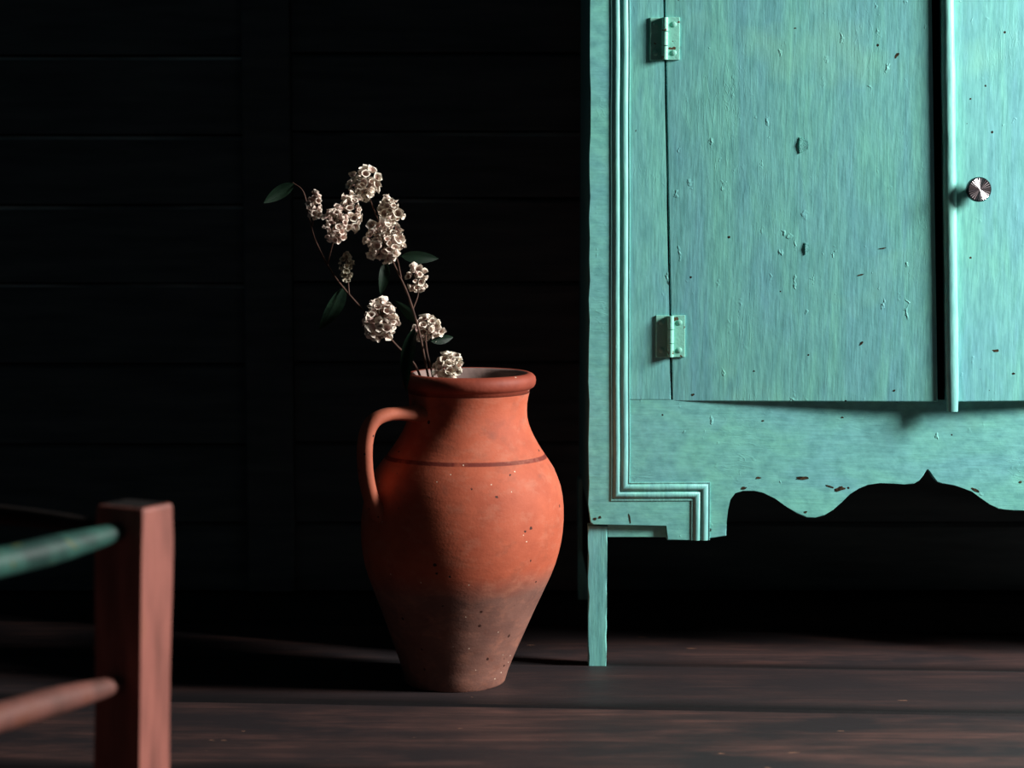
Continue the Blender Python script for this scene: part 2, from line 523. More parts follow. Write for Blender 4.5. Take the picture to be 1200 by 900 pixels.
# front frame: the two outer stiles and the apron below the doors, cut from a scalloped outline
scal = [(782, 615), (782, 633), (815, 633), (851, 628), (851.5, 612), (852, 598), (855, 585), (861, 577), (871, 574), (884, 574), (895, 576.5),
        (908, 584), (922, 594), (934, 602), (945, 606.5), (955, 607), (966, 604), (976, 598), (986, 589), (996, 579), (1006, 571.5),
        (1017, 567), (1031, 565), (1046, 566.5), (1060, 567.5), (1071, 567), (1077, 563.5), (1082, 557.5), (1086, 550.5), (1087.5, 547.5),
        (1090, 552), (1093, 558.5), (1098, 565), (1104, 567), (1118, 568.5), (1129, 571), (1139, 576), (1150, 584), (1160, 591), (1170, 596.5),
        (1178, 597), (1188, 598.5), (1200, 598)]
left = [P(*p) for p in scal]
ins = P(727.5, 300)[0]
zi = P(750, 469.5)[1]
outline = []
nz = 46
for i in range(nz):            # worn left edge, top to bottom
    zt = TOP - (TOP - ZB) * i / nz
    outline.append((XL + random.uniform(-0.0009, 0.0009), zt))
outline.append((XL + 0.002, ZB + 0.003))
outline.append((XL + 0.006, ZB))
outline += left
xe, ze = left[-1]
# beyond the frame of the photograph the same cut runs on to the right foot
tail = [(2 * XC - a, b) for a, b in reversed([q for q in left[:13]])]
rv = [(xe + (tail[0][0] - xe) * t, ze + (tail[0][1] - ze) * (t * t * (3 - 2 * t))) for t in (0.2, 0.4, 0.6, 0.8)]
outline += rv + tail
outline += [(XR - 0.004, ZB), (XR, ZB + 0.004), (XR, TOP)]
ri = 2 * XC - ins
outline += [(ri, TOP), (ri, zi), (ins, zi), (ins, TOP)]
bm = bmesh.new()
plate(bm, list(reversed(outline)), YF, YF + 0.022, 0.0012)
link('front_frame', bm, M_PAINT_RAIL, cabinet)

# inner stiles, hinge side of each door; the seam leans a little
gap = 0.0010
def hinge_x(z):                # x of the seam at height z
    a = at(778, 0, YF); b = at(787, 470, YF)
    t = (z - b.z) / (a.z - b.z)
    return b.x + (a.x - b.x) * t
DT = zi + 0.97                 # top of the doors
for side in (0, 1):
    bm = bmesh.new()
    n = 30
    edge = []
    for i in range(n + 1):
        z_ = zi + 0.0012 + (TOP - 0.0 - zi - 0.0012) * i / n
        edge.append((hinge_x(z_) - gap + random.uniform(-0.0005, 0.0005), z_))
    pts = [(ins + 0.0003, zi + 0.0012)] + edge + [(ins + 0.0003, TOP)]
    if side: pts = [(2 * XC - a, b) for a, b in reversed(pts)]
    plate(bm, pts, YF, YF + 0.022, 0.0008)
    link('inner_stile', bm, M_PAINT, cabinet)
# top rail above the doors
bm = bmesh.new()
box(bm, hinge_x(DT) + 0.004, 2 * XC - hinge_x(DT) - 0.004, YF, YF + 0.022, DT + 0.003, TOP, 0.001)
link('top_rail', bm, M_PAINT_RAIL, cabinet)

# reeded moulding that runs down the stile, turns along the apron and down to the foot
def moulding(mir):
    path = [P(727, -480), P(727, 576), P(821, 576), P(821, 633)]
    path[0] = (path[0][0], TOP - 0.002)
    path = [Vector((a, b)) for a, b in path]
    prof = [(-0.0128, -0.0005), (-0.0124, 0.0032), (-0.0108, 0.0030), (-0.0102, 0.0022), (-0.0090, 0.0050), (-0.0064, 0.0072), (-0.0036, 0.0068),
            (-0.0016, 0.0046), (-0.0008, 0.0014), (0.0004, 0.0012), (0.0012, 0.0044), (0.0036, 0.0072), (0.0062, 0.0068), (0.0086, 0.0044),
            (0.0094, 0.0020), (0.0112, 0.0026), (0.0124, 0.0022), (0.0128, -0.0005)]
    bm = bmesh.new()
    # refine the long run so that it can wander a little
    fine = [path[0] + (path[1] - path[0]) * (i / 24) for i in range(24)] + [path[1], path[1] + (path[2] - path[1]) * 0.5, path[2], path[3]]
    secs = []
    for i, p in enumerate(fine):
        t0 = (p - fine[i - 1]).normalized() if i else None
        t1 = (fine[i + 1] - p).normalized() if i < len(fine) - 1 else None
        t0 = t0 or t1; t1 = t1 or t0
        n0, n1 = Vector((-t0.y, t0.x)), Vector((-t1.y, t1.x))
        m = (n0 + n1).normalized()
        m = m / max(0.3, m.dot(n0))
        wob = random.uniform(-0.0004, 0.0004)
        row = []
        for o_, h_ in prof:
            q = p + m * (-o_ + wob)
            x = q.x if not mir else 2 * XC - q.x
            row.append(bm.verts.new((x, YF - h_ * 0.45, q.y)))
        secs.append(row)
    for a, b in zip(secs, secs[1:]):
        for j in range(len(a) - 1):
            bm.faces.new((a[j], a[j + 1], b[j + 1], b[j]))
    bm.faces.new(secs[0]); bm.faces.new(secs[-1])
    link('moulding', bm, M_MOULD, cabinet, smooth=True, angle=40)
moulding(False); moulding(True)

# carcass
bm = bmesh.new(); box(bm, XL + 0.003, XL + 0.021, YF + 0.0225, YF + DEPTH, ZB + 0.004, TOP, 0.001); link('side_panel', bm, M_PAINT, cabinet)
bm = bmesh.new(); box(bm, XR - 0.021, XR - 0.003, YF + 0.0225, YF + DEPTH, ZB + 0.004, TOP, 0.001); link('side_panel', bm, M_PAINT, cabinet)
bm = bmesh.new(); box(bm, XL - 0.02, XR + 0.02, YF - 0.03, YF + DEPTH + 0.01, TOP, TOP + 0.025, 0.004); link('top_board', bm, M_PAINT_RAIL, cabinet)
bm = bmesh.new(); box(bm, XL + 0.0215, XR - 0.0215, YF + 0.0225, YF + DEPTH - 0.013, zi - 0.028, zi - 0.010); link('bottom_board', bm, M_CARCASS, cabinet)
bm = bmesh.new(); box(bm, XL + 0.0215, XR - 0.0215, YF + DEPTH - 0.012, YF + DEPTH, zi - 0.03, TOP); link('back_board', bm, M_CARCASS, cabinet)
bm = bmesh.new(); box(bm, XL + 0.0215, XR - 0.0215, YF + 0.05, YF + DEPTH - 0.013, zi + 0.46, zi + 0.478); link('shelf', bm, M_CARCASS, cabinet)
# legs, a hair behind the frame
REC = 0.006
lx0, lz1 = P(689, 700, YF + REC)[0], P(700, 617, YF + REC)[1]
lw = P(711.5, 700, YF + REC)[0] - lx0
for mx in (0, 1):
    for back in (0, 1):
        bm = bmesh.new()
        y0 = YF + REC if not back else YF + DEPTH - 0.034
        xa, xb = lx0, lx0 + lw
        if mx: xa, xb = 2 * XC - xb, 2 * XC - xa
        # slightly hollow front, worn corners
        n = 14
        rows = []
        for i in range(n + 1):
            z_ = 0.0 + (lz1 + 0.0002) * i / n
            j = [random.uniform(-0.0006, 0.0006) for _ in range(4)]
            s = 0.0010 * (1 - i / n)
            rows.append([bm.verts.new(q) for q in ((xa + s + j[0], y0, z_), (xb - s + j[1], y0, z_), (xb - s + j[2], y0 + 0.028, z_), (xa + s + j[3], y0 + 0.028, z_))])
        for a, b in zip(rows, rows[1:]):
            for q in range(4): bm.faces.new((a[q], a[(q + 1) % 4], b[(q + 1) % 4], b[q]))
        bm.faces.new(rows[0]); bm.faces.new(rows[-1])
        bmesh.ops.bevel(bm, geom=[e for e in bm.edges if abs(e.verts[0].co.z - e.verts[1].co.z) > 0.004], offset=0.0012, segments=1, affect='EDGES')
        link('leg', bm, M_PAINT, cabinet)
for mx in (0, 1):
    bm = bmesh.new()
    xa, xb = XL + 0.007, XL + 0.019
    if mx: xa, xb = 2 * XC - xb, 2 * XC - xa
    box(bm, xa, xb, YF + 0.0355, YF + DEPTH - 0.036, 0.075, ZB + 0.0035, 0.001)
    link('side_light_blocker', bm, M_CARCASS, cabinet)  # board added between the legs to block light from floor and wall
# short rail between the leg and the foot of the apron
for mx in (0, 1):
    bm = bmesh.new()
    a = P(712, 614.5, YF + REC + 0.001); b = P(781, 629.5, YF + REC + 0.001)
    xa, xb = a[0], b[0]
    if mx: xa, xb = 2 * XC - xb, 2 * XC - xa
    za = ZB - 0.0005
    if True:
        box(bm, xa, xb, YF + REC + 0.001, YF + 0.032, b[1], ZB - 0.0004, 0.0008)
    link('corner_rail', bm, M_PAINT_RAIL, cabinet)

# doors, both a little open
def door(front, name='door'):
    """front = bottom-left, bottom-right, top-right, top-left of the front face"""
    bm = bmesh.new()
    n = (front[1] - front[0]).cross(front[3] - front[0]).normalized()
    if n.y > 0: n = -n
    back = [p - n * 0.020 for p in front]
    hexa(bm, list(front) + back, 0.0014, 2)
    return link(name, bm, M_PAINT, cabinet), n
PL, PR = 0.019, 0.021          # how far the free edges stand proud
zt = DT
def line(pa, pb, Y, z_):       # point on the line through two photo points, at height z
    a, b = at(*pa, Y), at(*pb, Y)
    t = (z_ - b.z) / (a.z - b.z)
    q = b + (a - b) * t
    return Vector((q.x, Y, z_))
zb = P(900, 470.2)[1]
zb2 = at(1099, 471, YF - PL).z
dl = [Vector((hinge_x(zb) + gap, YF, zb)), line((1092, 0), (1099, 470), YF - PL, zb2),
      line((1092, 0), (1099, 470), YF - PL, zt), Vector((hinge_x(zt) + gap, YF, zt))]
door_l, nl = door(dl)
door_l['label'] = 'wide plain cabinet door hanging slightly askew'
# right door
zb3 = at(1112, 471, YF - PR).z
hx = 2 * XC - hinge_x(zb)
def rd(px, py):                # depth of the right door's face at world x
    return 0
dr0 = line((1105, 0), (1111, 470), YF - PR, zb3)
dr3 = line((1105, 0), (1111, 470), YF - PR, zt)
dr = [dr0, Vector((hx - gap, YF, zb3 + 0.001)), Vector((2 * XC - hinge_x(zt) - gap, YF, zt)), dr3]
door_r, nr = door(dr)
door_r['label'] = 'cabinet door with a rounded bead on its edge and a round metal knob'
# half-round bead down the meeting edge
def sweep_bead():
    bm = bmesh.new()
    a = line((1110, 0), (1116, 470), YF - PR, zt); b0 = at(1116, 482, YF - PR)
    along = (dr[1] - dr[0]).normalized()
    n = 40
    rows = []
    for i in range(n + 1):
        t = i / n
        p = a + (b0 - a) * t
        w = 0.0088 + 0.0006 * math.sin(t * 37) * 0.5 + random.uniform(-0.0003, 0.0003)
        h = 0.0085
        if i == n: w *= 0.86; h *= 0.82
        p = p + nr * (-0.0004)
        row = [bm.verts.new(p - nr * 0.0206 * (1 if i < n and p.z > zb3 + 0.001 else 0.35) - along * w * 0.9)] if False else []
        for q in range(13):
            ang = math.pi * q / 12
            row.append(bm.verts.new(p - along * w * math.cos(ang) + nr * (h * math.sin(ang) ** 0.8)))
        rows.append(row)
    for r0, r1 in zip(rows, rows[1:]):
        for q in range(12): bm.faces.new((r0[q], r0[q + 1], r1[q + 1], r1[q]))
        bm.faces.new((r0[12], r0[0], r1[0], r1[12]))
    bm.faces.new(rows[0]); bm.faces.new(rows[-1])
    return link('edge_bead', bm, M_MOULD, door_r, smooth=True, angle=50)
sweep_bead()
# knob
def make_knob():
    dirn = nr.copy()
    kp = at(1143, 222, YF - PR * 0.9)
    # put the foot on the door's face
    dd = (kp - dr[0]).dot(nr); kp = kp - nr * dd
    u = Vector((0, 0, 1)).cross(dirn).normalized(); w = dirn.cross(u).normalized()
    def ring(bm, r, h, n): return [bm.verts.new(kp + dirn * h + (u * math.cos(2 * math.pi * i / n) + w * math.sin(2 * math.pi * i / n)) * r) for i in range(n)]
    bm = bmesh.new(); n = 32
    prof = [(0.0090, -0.001), (0.0090, 0.0012), (0.0066, 0.0022), (0.0062, 0.0070), (0.0090, 0.0092), (0.0148, 0.0110), (0.0162, 0.0124), (0.0162, 0.0190), (0.0154, 0.0202), (0.0142, 0.0202)]
    rs = [ring(bm, r, h, n) for r, h in prof]
    for a, b in zip(rs, rs[1:]):
        for i in range(n): bm.faces.new((a[i], a[(i + 1) % n], b[(i + 1) % n], b[i]))
    bm.faces.new(list(reversed(rs[0]))); bm.faces.new(rs[-1])
    kn = link('knob', bm, M_KNOBRIM, door_r, smooth=True, angle=40)
    # ribbed face: radial flutes
    bm = bmesh.new(); n = 56
    outer = []; mid = []
    for i in range(n):
        h = 0.0204 + (random.uniform(0.0006, 0.0011) if i % 2 else random.uniform(-0.0001, 0.0001))
        a = 2 * math.pi * i / n
        outer.append(bm.verts.new(kp + dirn * h + (u * math.cos(a) + w * math.sin(a)) * 0.0145))
    ce = bm.verts.new(kp + dirn * 0.0216)
    for i in range(n): bm.faces.new((outer[i], outer[(i + 1) % n], ce))
    base = [bm.verts.new(v.co - dirn * 0.0012) for v in outer]
    for i in range(n): bm.faces.new((base[i], base[(i + 1) % n], outer[(i + 1) % n], outer[i]))
    f = link('knob_face', bm, M_CHROME, door_r)
    f['label'] = 'bright ribbed metal face of the knob'
    return kn
make_knob()
# hinges
def hinge(px, py, flip=False):
    ctr = at(px, py, YF)
    x = hinge_x(ctr.z)
    if flip: x = 2 * XC - x
    root = empty('hinge', (0, 0, 0)); root.parent = cabinet
    root.location = Vector((x, YF, ctr.z)) - Vector(cabinet.location)
    H = 0.0280
    jt = lambda: random.uniform(-0.0005, 0.0005)
    bm = bmesh.new(); box(bm, x - 0.0195, x - 0.0015, YF - 0.0022, YF + 0.0006, ctr.z - H + jt(), ctr.z + H + jt(), 0.0006); link('leaf', bm, M_HINGE, root)
    bm = bmesh.new(); box(bm, x + 0.0015, x + 0.0195, YF - 0.0034, YF - 0.0004, ctr.z - H + jt(), ctr.z + H + jt(), 0.0006); link('leaf', bm, M_HINGE, root)
    for i in range(3):
        a = ctr.z - H + i * (2 * H / 3) + 0.0006; b = a + 2 * H / 3 - 0.0012
        bm = bmesh.new(); tube(bm, [(x, YF - 0.0052, a), (x, YF - 0.0052, b)], 0.0042, 14)
        link('knuckle', bm, M_HINGE, root, smooth=True, angle=50)
    for sx in (-1, 1):
        for sz in (-1, 1):
            bm = bmesh.new()
            cx, cz = x + sx * 0.0118, ctr.z + sz * 0.0185
            y0 = YF - (0.0020 if sx < 0 else 0.0032)
            rr = [[bm.verts.new((cx + r * math.cos(a), y0 - h, cz + r * math.sin(a))) for a in (2 * math.pi * q / 14 for q in range(14))]
                  for r, h in ((0.0037, 0.0), (0.0036, 0.0010), (0.0024, 0.0017))]
            for a, b in zip(rr, rr[1:]):
                for q in range(14): bm.faces.new((a[q], a[(q + 1) % 14], b[(q + 1) % 14], b[q]))
            bm.faces.new(rr[0]); bm.faces.new(rr[-1])
            link('screw', bm, M_HINGE, root, smooth=True, angle=40)
for py in (-306, 45.5, 394): hinge(780, py)
for py in (-306, 45.5, 394): hinge(780, py, True)

# bare wood where the paint has chipped off, and two curled flakes
def chip(px, py, w, h, Y=YF, parent=cabinet, tilt=0.0, face=None):
    c = at(px, py, Y)
    bm = bmesh.new()
    s = 0.00114
    n = 12
    vs_ = []
    for i in range(n):
        a = 2 * math.pi * i / n
        r = random.uniform(0.6, 1.1)
        dx = math.cos(a) * w * 0.5 * s * r; dz = math.sin(a) * h * 0.5 * s * r
        x, z_ = c.x + dx * math.cos(tilt) - dz * math.sin(tilt), c.z + dx * math.sin(tilt) + dz * math.cos(tilt)
        y_ = Y
        if face is not None:
            o_, nn = face
            y_ = o_.y - ((x - o_.x) * nn.x + (z_ - o_.z) * nn.z) / nn.y
        vs_.append((x, y_, z_))
    top = [bm.verts.new((x, y_ - 0.00035, z_)) for x, y_, z_ in vs_]
    bot = [bm.verts.new((x, y_ + 0.0004, z_)) for x, y_, z_ in vs_]
    bm.faces.new(top); bm.faces.new(list(reversed(bot)))
    for i in range(n): bm.faces.new((top[i], bot[i], bot[(i + 1) % n], top[(i + 1) % n]))
    link('paint_chip', bm, M_CHIP, parent)
for a in ((941, 560, 19, 5, 0.0), (889, 560, 8, 3), (984, 573, 14, 6, 0.2), (972, 570, 12, 2, -0.3), (872, 572, 8, 4), (1143, 574, 12, 4, -0.4),
          (820, 608, 7, 3, -1.3), (697, 608, 5, 4), (703, 606, 4, 4), (827, 598, 5, 3), (738, 607, 2, 13, 0.15), (944, 600, 4, 3), (1196, 565, 4, 3),
          (832, 621, 4, 5), (894, 493, 3, 2), (987, 489, 4, 2)):
    chip(a[0], a[1], a[2], a[3], YF, cabinet, a[4] if len(a) > 4 else 0.0)
for a in ((1148, 371, 3, 2), (1167, 411, 10, 4), (1178, 368, 4, 2), (1137, 116, 3, 3), (1137, 302, 3, 3), (1188, 438, 5, 3)):
    chip(a[0], a[1], a[2], a[3], YF - PR * 0.85, door_r, 0.0, (dr[0], nr))
for a in ((855, 278, 3, 3), (1008, 322, 10, 2, 0.3), (1033, 291, 10, 2, 0.2), (813, 463, 4, 3), (1009, 402, 7, 3, 0.8), (1047, 457, 3, 3), (932, 33, 3, 2), (1050, 65, 8, 4, 1.0)):
    chip(a[0], a[1], a[2], a[3], YF - PL * 0.5, door_l, a[4] if len(a) > 4 else 0.0, (dl[0], nl))
def flake(px, py, w, h):
    bm = bmesh.new(); s = 0.00114
    c = at(px, py, YF - PL * 0.5)
    o_, nn = dl[0], nl
    rows = []
    for i in range(6):
        row = []
        for j in range(5):
            x = c.x + (i / 5 - 0.5) * w * s * (1 - 0.35 * abs(j / 4 - 0.45)); z_ = c.z + (j / 4 - 0.5) * h * s * (1 - 0.5 * i / 5)
            lift = 0.0018 * (1 - i / 5) ** 1.6 * (1 - abs(j / 4 - 0.5)) + 0.0002
            y_ = o_.y - ((x - o_.x) * nn.x + (z_ - o_.z) * nn.z) / nn.y - lift
            row.append(bm.verts.new((x, y_, z_)))
        rows.append(row)
    for a, b in zip(rows, rows[1:]):
        for j in range(4): bm.faces.new((a[j], a[j + 1], b[j + 1], b[j]))
    bmesh.ops.solidify(bm, geom=list(bm.faces), thickness=0.0004)
    link('paint_flake', bm, M_PAINT, door_l)
flake(942, 170, 11, 20); flake(946, 291, 5, 16)

# ------------------------------------------------------------------ jug
YJ = 2.757
base_c = at(533, 806, YJ)
JX = base_c.x
jug = empty('jug', (JX, YJ, 0))
tag(jug, 'terracotta jug with one strap handle and a dark line round its shoulder', 'jug')
def zj(py): return at(540, py, YJ).z
S = 0.001112
Z0 = zj(806)
LEAN = (at(550, 450, YJ).x - at(533, 806, YJ).x) / (zj(450) - Z0)
prof_px = [(806, 57), (803, 59.5), (791, 62.5), (777, 67.5), (762, 73.5), (747, 79.5), (732, 85.5), (717, 91.5), (703, 97.5), (691, 102.5), (679, 107.5), (667, 111.5), (654, 114.7),
           (642, 116.8), (630, 118), (615, 118.3), (600, 117.4), (588, 115.6), (576, 112.6), (566, 108.6), (556, 104), (549, 99.2), (542, 94.2), (534, 88.4),
           (527, 83.8), (519, 79), (512, 75.4), (504, 72), (496, 69.8), (488, 69), (480, 69), (473, 69.8), (467, 71)]
bm = bmesh.new()
NS = 96
def jring(z_, r, squash=True):
    out = []
    cx = JX + LEAN * z_
    for i in range(NS):
        a = 2 * math.pi * i / NS
        rr = r * (1 + 0.004 * math.sin(2 * a + z_ * 9) + 0.003 * math.sin(3 * a - z_ * 14))
        out.append(bm.verts.new((cx + rr * math.cos(a), YJ + rr * math.sin(a), z_)))
    return out
H0 = Z0
prof = [(zj(p) - H0, r * S) for p, r in prof_px]
rings = [jring(z_, r) for z_, r in prof]
wall_t = 0.0085
inner = [(z_ if i else 0.010, r - wall_t) for i, (z_, r) in enumerate(prof) if i != 1][::-1]
inner[-1] = (0.012, prof[0][1] - wall_t)
n_out = len(rings)
rings += [jring(z_, r) for z_, r in inner]
for gi, (a, b) in enumerate(zip(rings, rings[1:])):
    for i in range(NS):
        f = bm.faces.new((a[i], a[(i + 1) % NS], b[(i + 1) % NS], b[i]))
        if gi >= n_out - 1: f.material_index = 1
bm.faces.new(list(reversed(rings[0]))); f = bm.faces.new(rings[-1]); f.material_index = 1
link('body', bm, [M_TERRA, M_INSIDE], jug, smooth=True, angle=50)
# rolled rim
bm = bmesh.new()
zr = zj(452.5) - H0
rim_prof = [(-15.0, 70.6), (-10.5, 71.5), (-9.0, 73.5), (-7.5, 76), (-4, 77.6), (0, 78), (4, 77), (7.2, 74), (8.6, 70.5), (8.2, 67), (6, 64.2), (2, 62.8), (-6, 62.0), (-15, 61.8)]
rr = []
for dz, r in rim_prof: rr.append(jring(zr + dz * S, r * S))
for a, b in zip(rr, rr[1:] + rr[:1]):
    for i in range(NS): bm.faces.new((a[i], a[(i + 1) % NS], b[(i + 1) % NS], b[i]))
for f in bm.faces: f.material_index = 0
o = link('rim', bm, [M_RIM, M_INSIDE], jug, smooth=True)
for p in o.data.polygons:
    if p.index // NS >= 9: p.material_index = 1
# strap handle
AZ = math.radians(180 + 34)    # to the left, a little towards the camera
hd = Vector((math.cos(AZ), math.sin(AZ), 0)); ht = Vector((-hd.y, hd.x, 0))
hp = [(64, 489), (80, 487.5), (98, 486), (113, 487), (126, 492), (134, 503), (137, 520), (136, 540), (133, 558), (128, 575), (120, 592), (108, 606)]
pts = []
for r, py in hp:
    z_ = zj(py) - H0 + 0.0
    pts.append(Vector((JX + LEAN * z_, YJ, z_)) + hd * r * S)
pts = spline(pts, 5)
bm = bmesh.new()
rows = []
NP = len(pts)
for i, p in enumerate(pts):
    t = (pts[min(i + 1, NP - 1)] - pts[max(i - 1, 0)]).normalized()
    nrm = t.cross(ht).normalized()
    u = i / (NP - 1)
    wd = 0.0125 + 0.010 * abs(2 * u - 1) ** 5 * (1 if u < 0.5 else 0.4)
    th = 0.0092 + 0.005 * abs(2 * u - 1) ** 6
    row = []
    for q in range(16):
        a = 2 * math.pi * q / 16
        ca, sa = math.cos(a), math.sin(a)
        cx = math.copysign(abs(ca) ** 0.95, ca); sx = math.copysign(abs(sa) ** 0.95, sa)
        row.append(bm.verts.new(p + ht * cx * wd + nrm * sx * th * (1 - 0.12 * (1 - abs(cx)))))
    rows.append(row)
for a, b in zip(rows, rows[1:]):
    for q in range(16): bm.faces.new((a[q], a[(q + 1) % 16], b[(q + 1) % 16], b[q]))
bm.faces.new(rows[0]); bm.faces.new(rows[-1])
link('handle', bm, M_HANDLE, jug, smooth=True, angle=60)

# ------------------------------------------------------------------ dried flowers
CREAM = srgb(250, 244, 228); PINK = srgb(240, 204, 194); BROWN = srgb(112, 70, 60); GREENISH = srgb(170, 168, 128)
def flower_head(center, rx, rz, n, parent, tint=0.3, dull=0.0, seedv=0, label=None, fl=0.0046, loose=0.10, ry=None):
    rnd = random.Random(seedv)
    bm = bmesh.new()
    cl = bm.verts.layers.float_color.new('petal_col')
    ry = ry or rx
    ga = math.pi * (3 - math.sqrt(5))
    n = int(n * 0.66); fl *= 1.08; loose += 0.06
    def mixc(a, b, t): return tuple(a[i] + (b[i] - a[i]) * t for i in range(3)) + (1,)
    for i in range(n):
        zf = 1 - 2 * (i + 0.5) / n
        rr = math.sqrt(1 - zf * zf); th = i * ga + rnd.uniform(-0.25, 0.25)
        d = Vector((rr * math.cos(th), rr * math.sin(th), zf + rnd.uniform(-0.08, 0.08)))
        sc = 1.0 + rnd.uniform(-0.30, loose)
        pos = center + Vector((d.x * rx, d.y * ry, d.z * rz)) * sc
        ax = Vector((d.x / rx, d.y / ry, d.z / rz)).normalized()
        ax = (ax + Vector((rnd.uniform(-.5, .5), rnd.uniform(-.5, .5), rnd.uniform(-.3, .6))) * 1.15).normalized()
        u, w = frame_at(ax)
        if rnd.random() < 0.10: continue
        r = fl * rnd.uniform(0.65, 1.35)
        deep = r * rnd.uniform(0.9, 1.4)
        lobes = 4 if rnd.random() < 0.4 else 5
        m = lobes * 2
        ph = rnd.uniform(0, 6.28)
        tn = min(1, max(0, tint + rnd.uniform(-0.3, 0.3)))
        rimc = mixc(mixc(CREAM, PINK, tn * 0.35), GREENISH, min(1, dull + rnd.uniform(0, 0.12)))
        inc = mixc(mixc(PINK, BROWN, rnd.uniform(0.3, 0.9)), GREENISH, dull)
        el = rnd.uniform(0.60, 1.0)
        c = bm.verts.new(pos - ax * deep); c[cl] = inc
        r1 = []; r2 = []; r3 = []
        flare = rnd.uniform(0.0, 0.30)
        for q in range(m):
            a = ph + 2 * math.pi * q / m
            rad = u * math.cos(a) + w * math.sin(a) * el
            j_ = rnd.uniform(0.92, 1.08)
            v1 = bm.verts.new(pos - ax * deep * 0.55 + rad * r * 0.66); v1[cl] = mixc(inc, rimc, 0.12)
            v2 = bm.verts.new(pos + rad * r * 0.84 * j_); v2[cl] = mixc(inc, rimc, 0.85)
            lob = 1.20 if q % 2 else 1.02
            v3 = bm.verts.new(pos + ax * r * (0.22 - flare + rnd.uniform(-0.22, 0.34)) + rad * r * lob * j_); v3[cl] = rimc
            r1.append(v1); r2.append(v2); r3.append(v3)
        for q in range(m):
            s = (q + 1) % m
            bm.faces.new((c, r1[q], r1[s])); bm.faces.new((r1[q], r2[q], r2[s], r1[s])); bm.faces.new((r2[q], r3[q], r3[s], r2[s]))
        # stalk of the floret
        b0 = center + (pos - center) * 0.15
        e = pos - ax * deep
        for j in range(1):
            o1, o2 = u * 0.0004, w * 0.0004
            vv = [bm.verts.new(b0 + o1), bm.verts.new(b0 - o1), bm.verts.new(e - o1), bm.verts.new(e + o1)]
            for x in vv: x[cl] = srgb(90, 76, 60)
            bm.faces.new(vv)
    o = link('flower_head', bm, M_PETAL, parent, recalc=False)
    if label: o['label'] = label
    return o

def leaf(p0, p1, width, parent, bend=0.004, side=Vector((0, 0, 1)), label=None):
    bm = bmesh.new()
    p0, p1 = Vector(p0), Vector(p1)
    t = (p1 - p0); L = t.length; t.normalize()
    s = (side - t * side.dot(t)).normalized()
    n = t.cross(s)
    rows = []
    N = 9
    for i in range(N + 1):
        u = i / N
        w = width * 0.5 * (math.sin(math.pi * min(1, u ** 0.8)) ** 0.8 if 0 < u < 1 else 0.03)
        c = p0 + t * L * u + n * bend * math.sin(math.pi * u)
        rows.append([bm.verts.new(c + s * w * k_ + n * abs(k_) * w * 0.35) for k_ in (-1, -0.5, 0, 0.5, 1)])
    for a, b in zip(rows, rows[1:]):
        for j in range(4): bm.faces.new((a[j], a[j + 1], b[j + 1], b[j]))
    bmesh.ops.solidify(bm, geom=list(bm.faces), thickness=0.0003)
    o = link('leaf', bm, M_LEAF, parent, smooth=True, angle=60)
    return o

def stem_obj(parent, pts, r0, r1, branches=()):
    bm = bmesh.new()
    sp = spline(pts, 7)
    tube(bm, sp, [r0 + (r1 - r0) * i / (len(sp) - 1) for i in range(len(sp))], 7)
    for b in branches:
        s2 = spline(b, 5)
        tube(bm, s2, [0.0011 - 0.0004 * i / (len(s2) - 1) for i in range(len(s2))], 6)
    return link('stem', bm, M_STEM, parent, smooth=True, angle=60)

A = lambda px, py, dy=0.0: at(px, py, YJ + dy)
GR = 'dried flower stems in the jug'
foot = Vector((JX, YJ, 0.03))
# stem leaning left
root = empty('dried_flower_stem', tuple(A(512, 620, 0.0)))
tag(root, 'dried flower stem leaning furthest left out of the jug, pale pinkish heads', 'dried flower', GR)
stem_obj(root, [A(548, 700, .02), A(514, 560, 0.015), A(494, 445, 0.0), A(462, 402, -0.01), A(426, 364, -0.012), A(393, 325, -0.01), A(372, 287, -0.008), A(364, 262, 0), A(356, 226, 0.004), A(343, 214, 0.01)], 0.0019, 0.0008,
         [[A(384, 310, -0.01), A(390, 285, -0.016), A(398, 260, -0.022)], [A(409, 345, -0.012), A(408, 330, -0.008), A(406, 315, -0.008)],
          [A(440, 379, -0.011), A(444, 377, -0.014), A(447, 372, -0.02)], [A(366, 265, 0.0), A(368, 250, -0.012), A(369, 240, -0.022)]])
flower_head(A(369, 241, -0.026), 0.0085, 0.0165, 46, root, 0.75, 0.0, 11, 'small pinkish flower head', 0.0034)
flower_head(A(393, 262, -0.034), 0.0145, 0.0230, 84, root, 0.75, 0.0, 12, 'dense pinkish flower head', 0.0036)
flower_head(A(410, 250, -0.006), 0.0150, 0.0260, 70, root, 0.40, 0.05, 13, None, 0.0044)
flower_head(A(406, 314, -0.006), 0.0090, 0.0185, 56, root, 0.15, 0.45, 14, 'dull greenish flower head', 0.0034)
flower_head(A(446, 374, -0.018), 0.0215, 0.0260, 112, root, 0.35, 0.0, 15, None, 0.0052)
leaf(A(345, 215, 0.008), A(309, 238, 0.0), 0.017, root, 0.003)
leaf(A(404, 335, -0.005), A(374, 386, 0.01), 0.022, root, 0.004, Vector((1, 0.3, 0)))
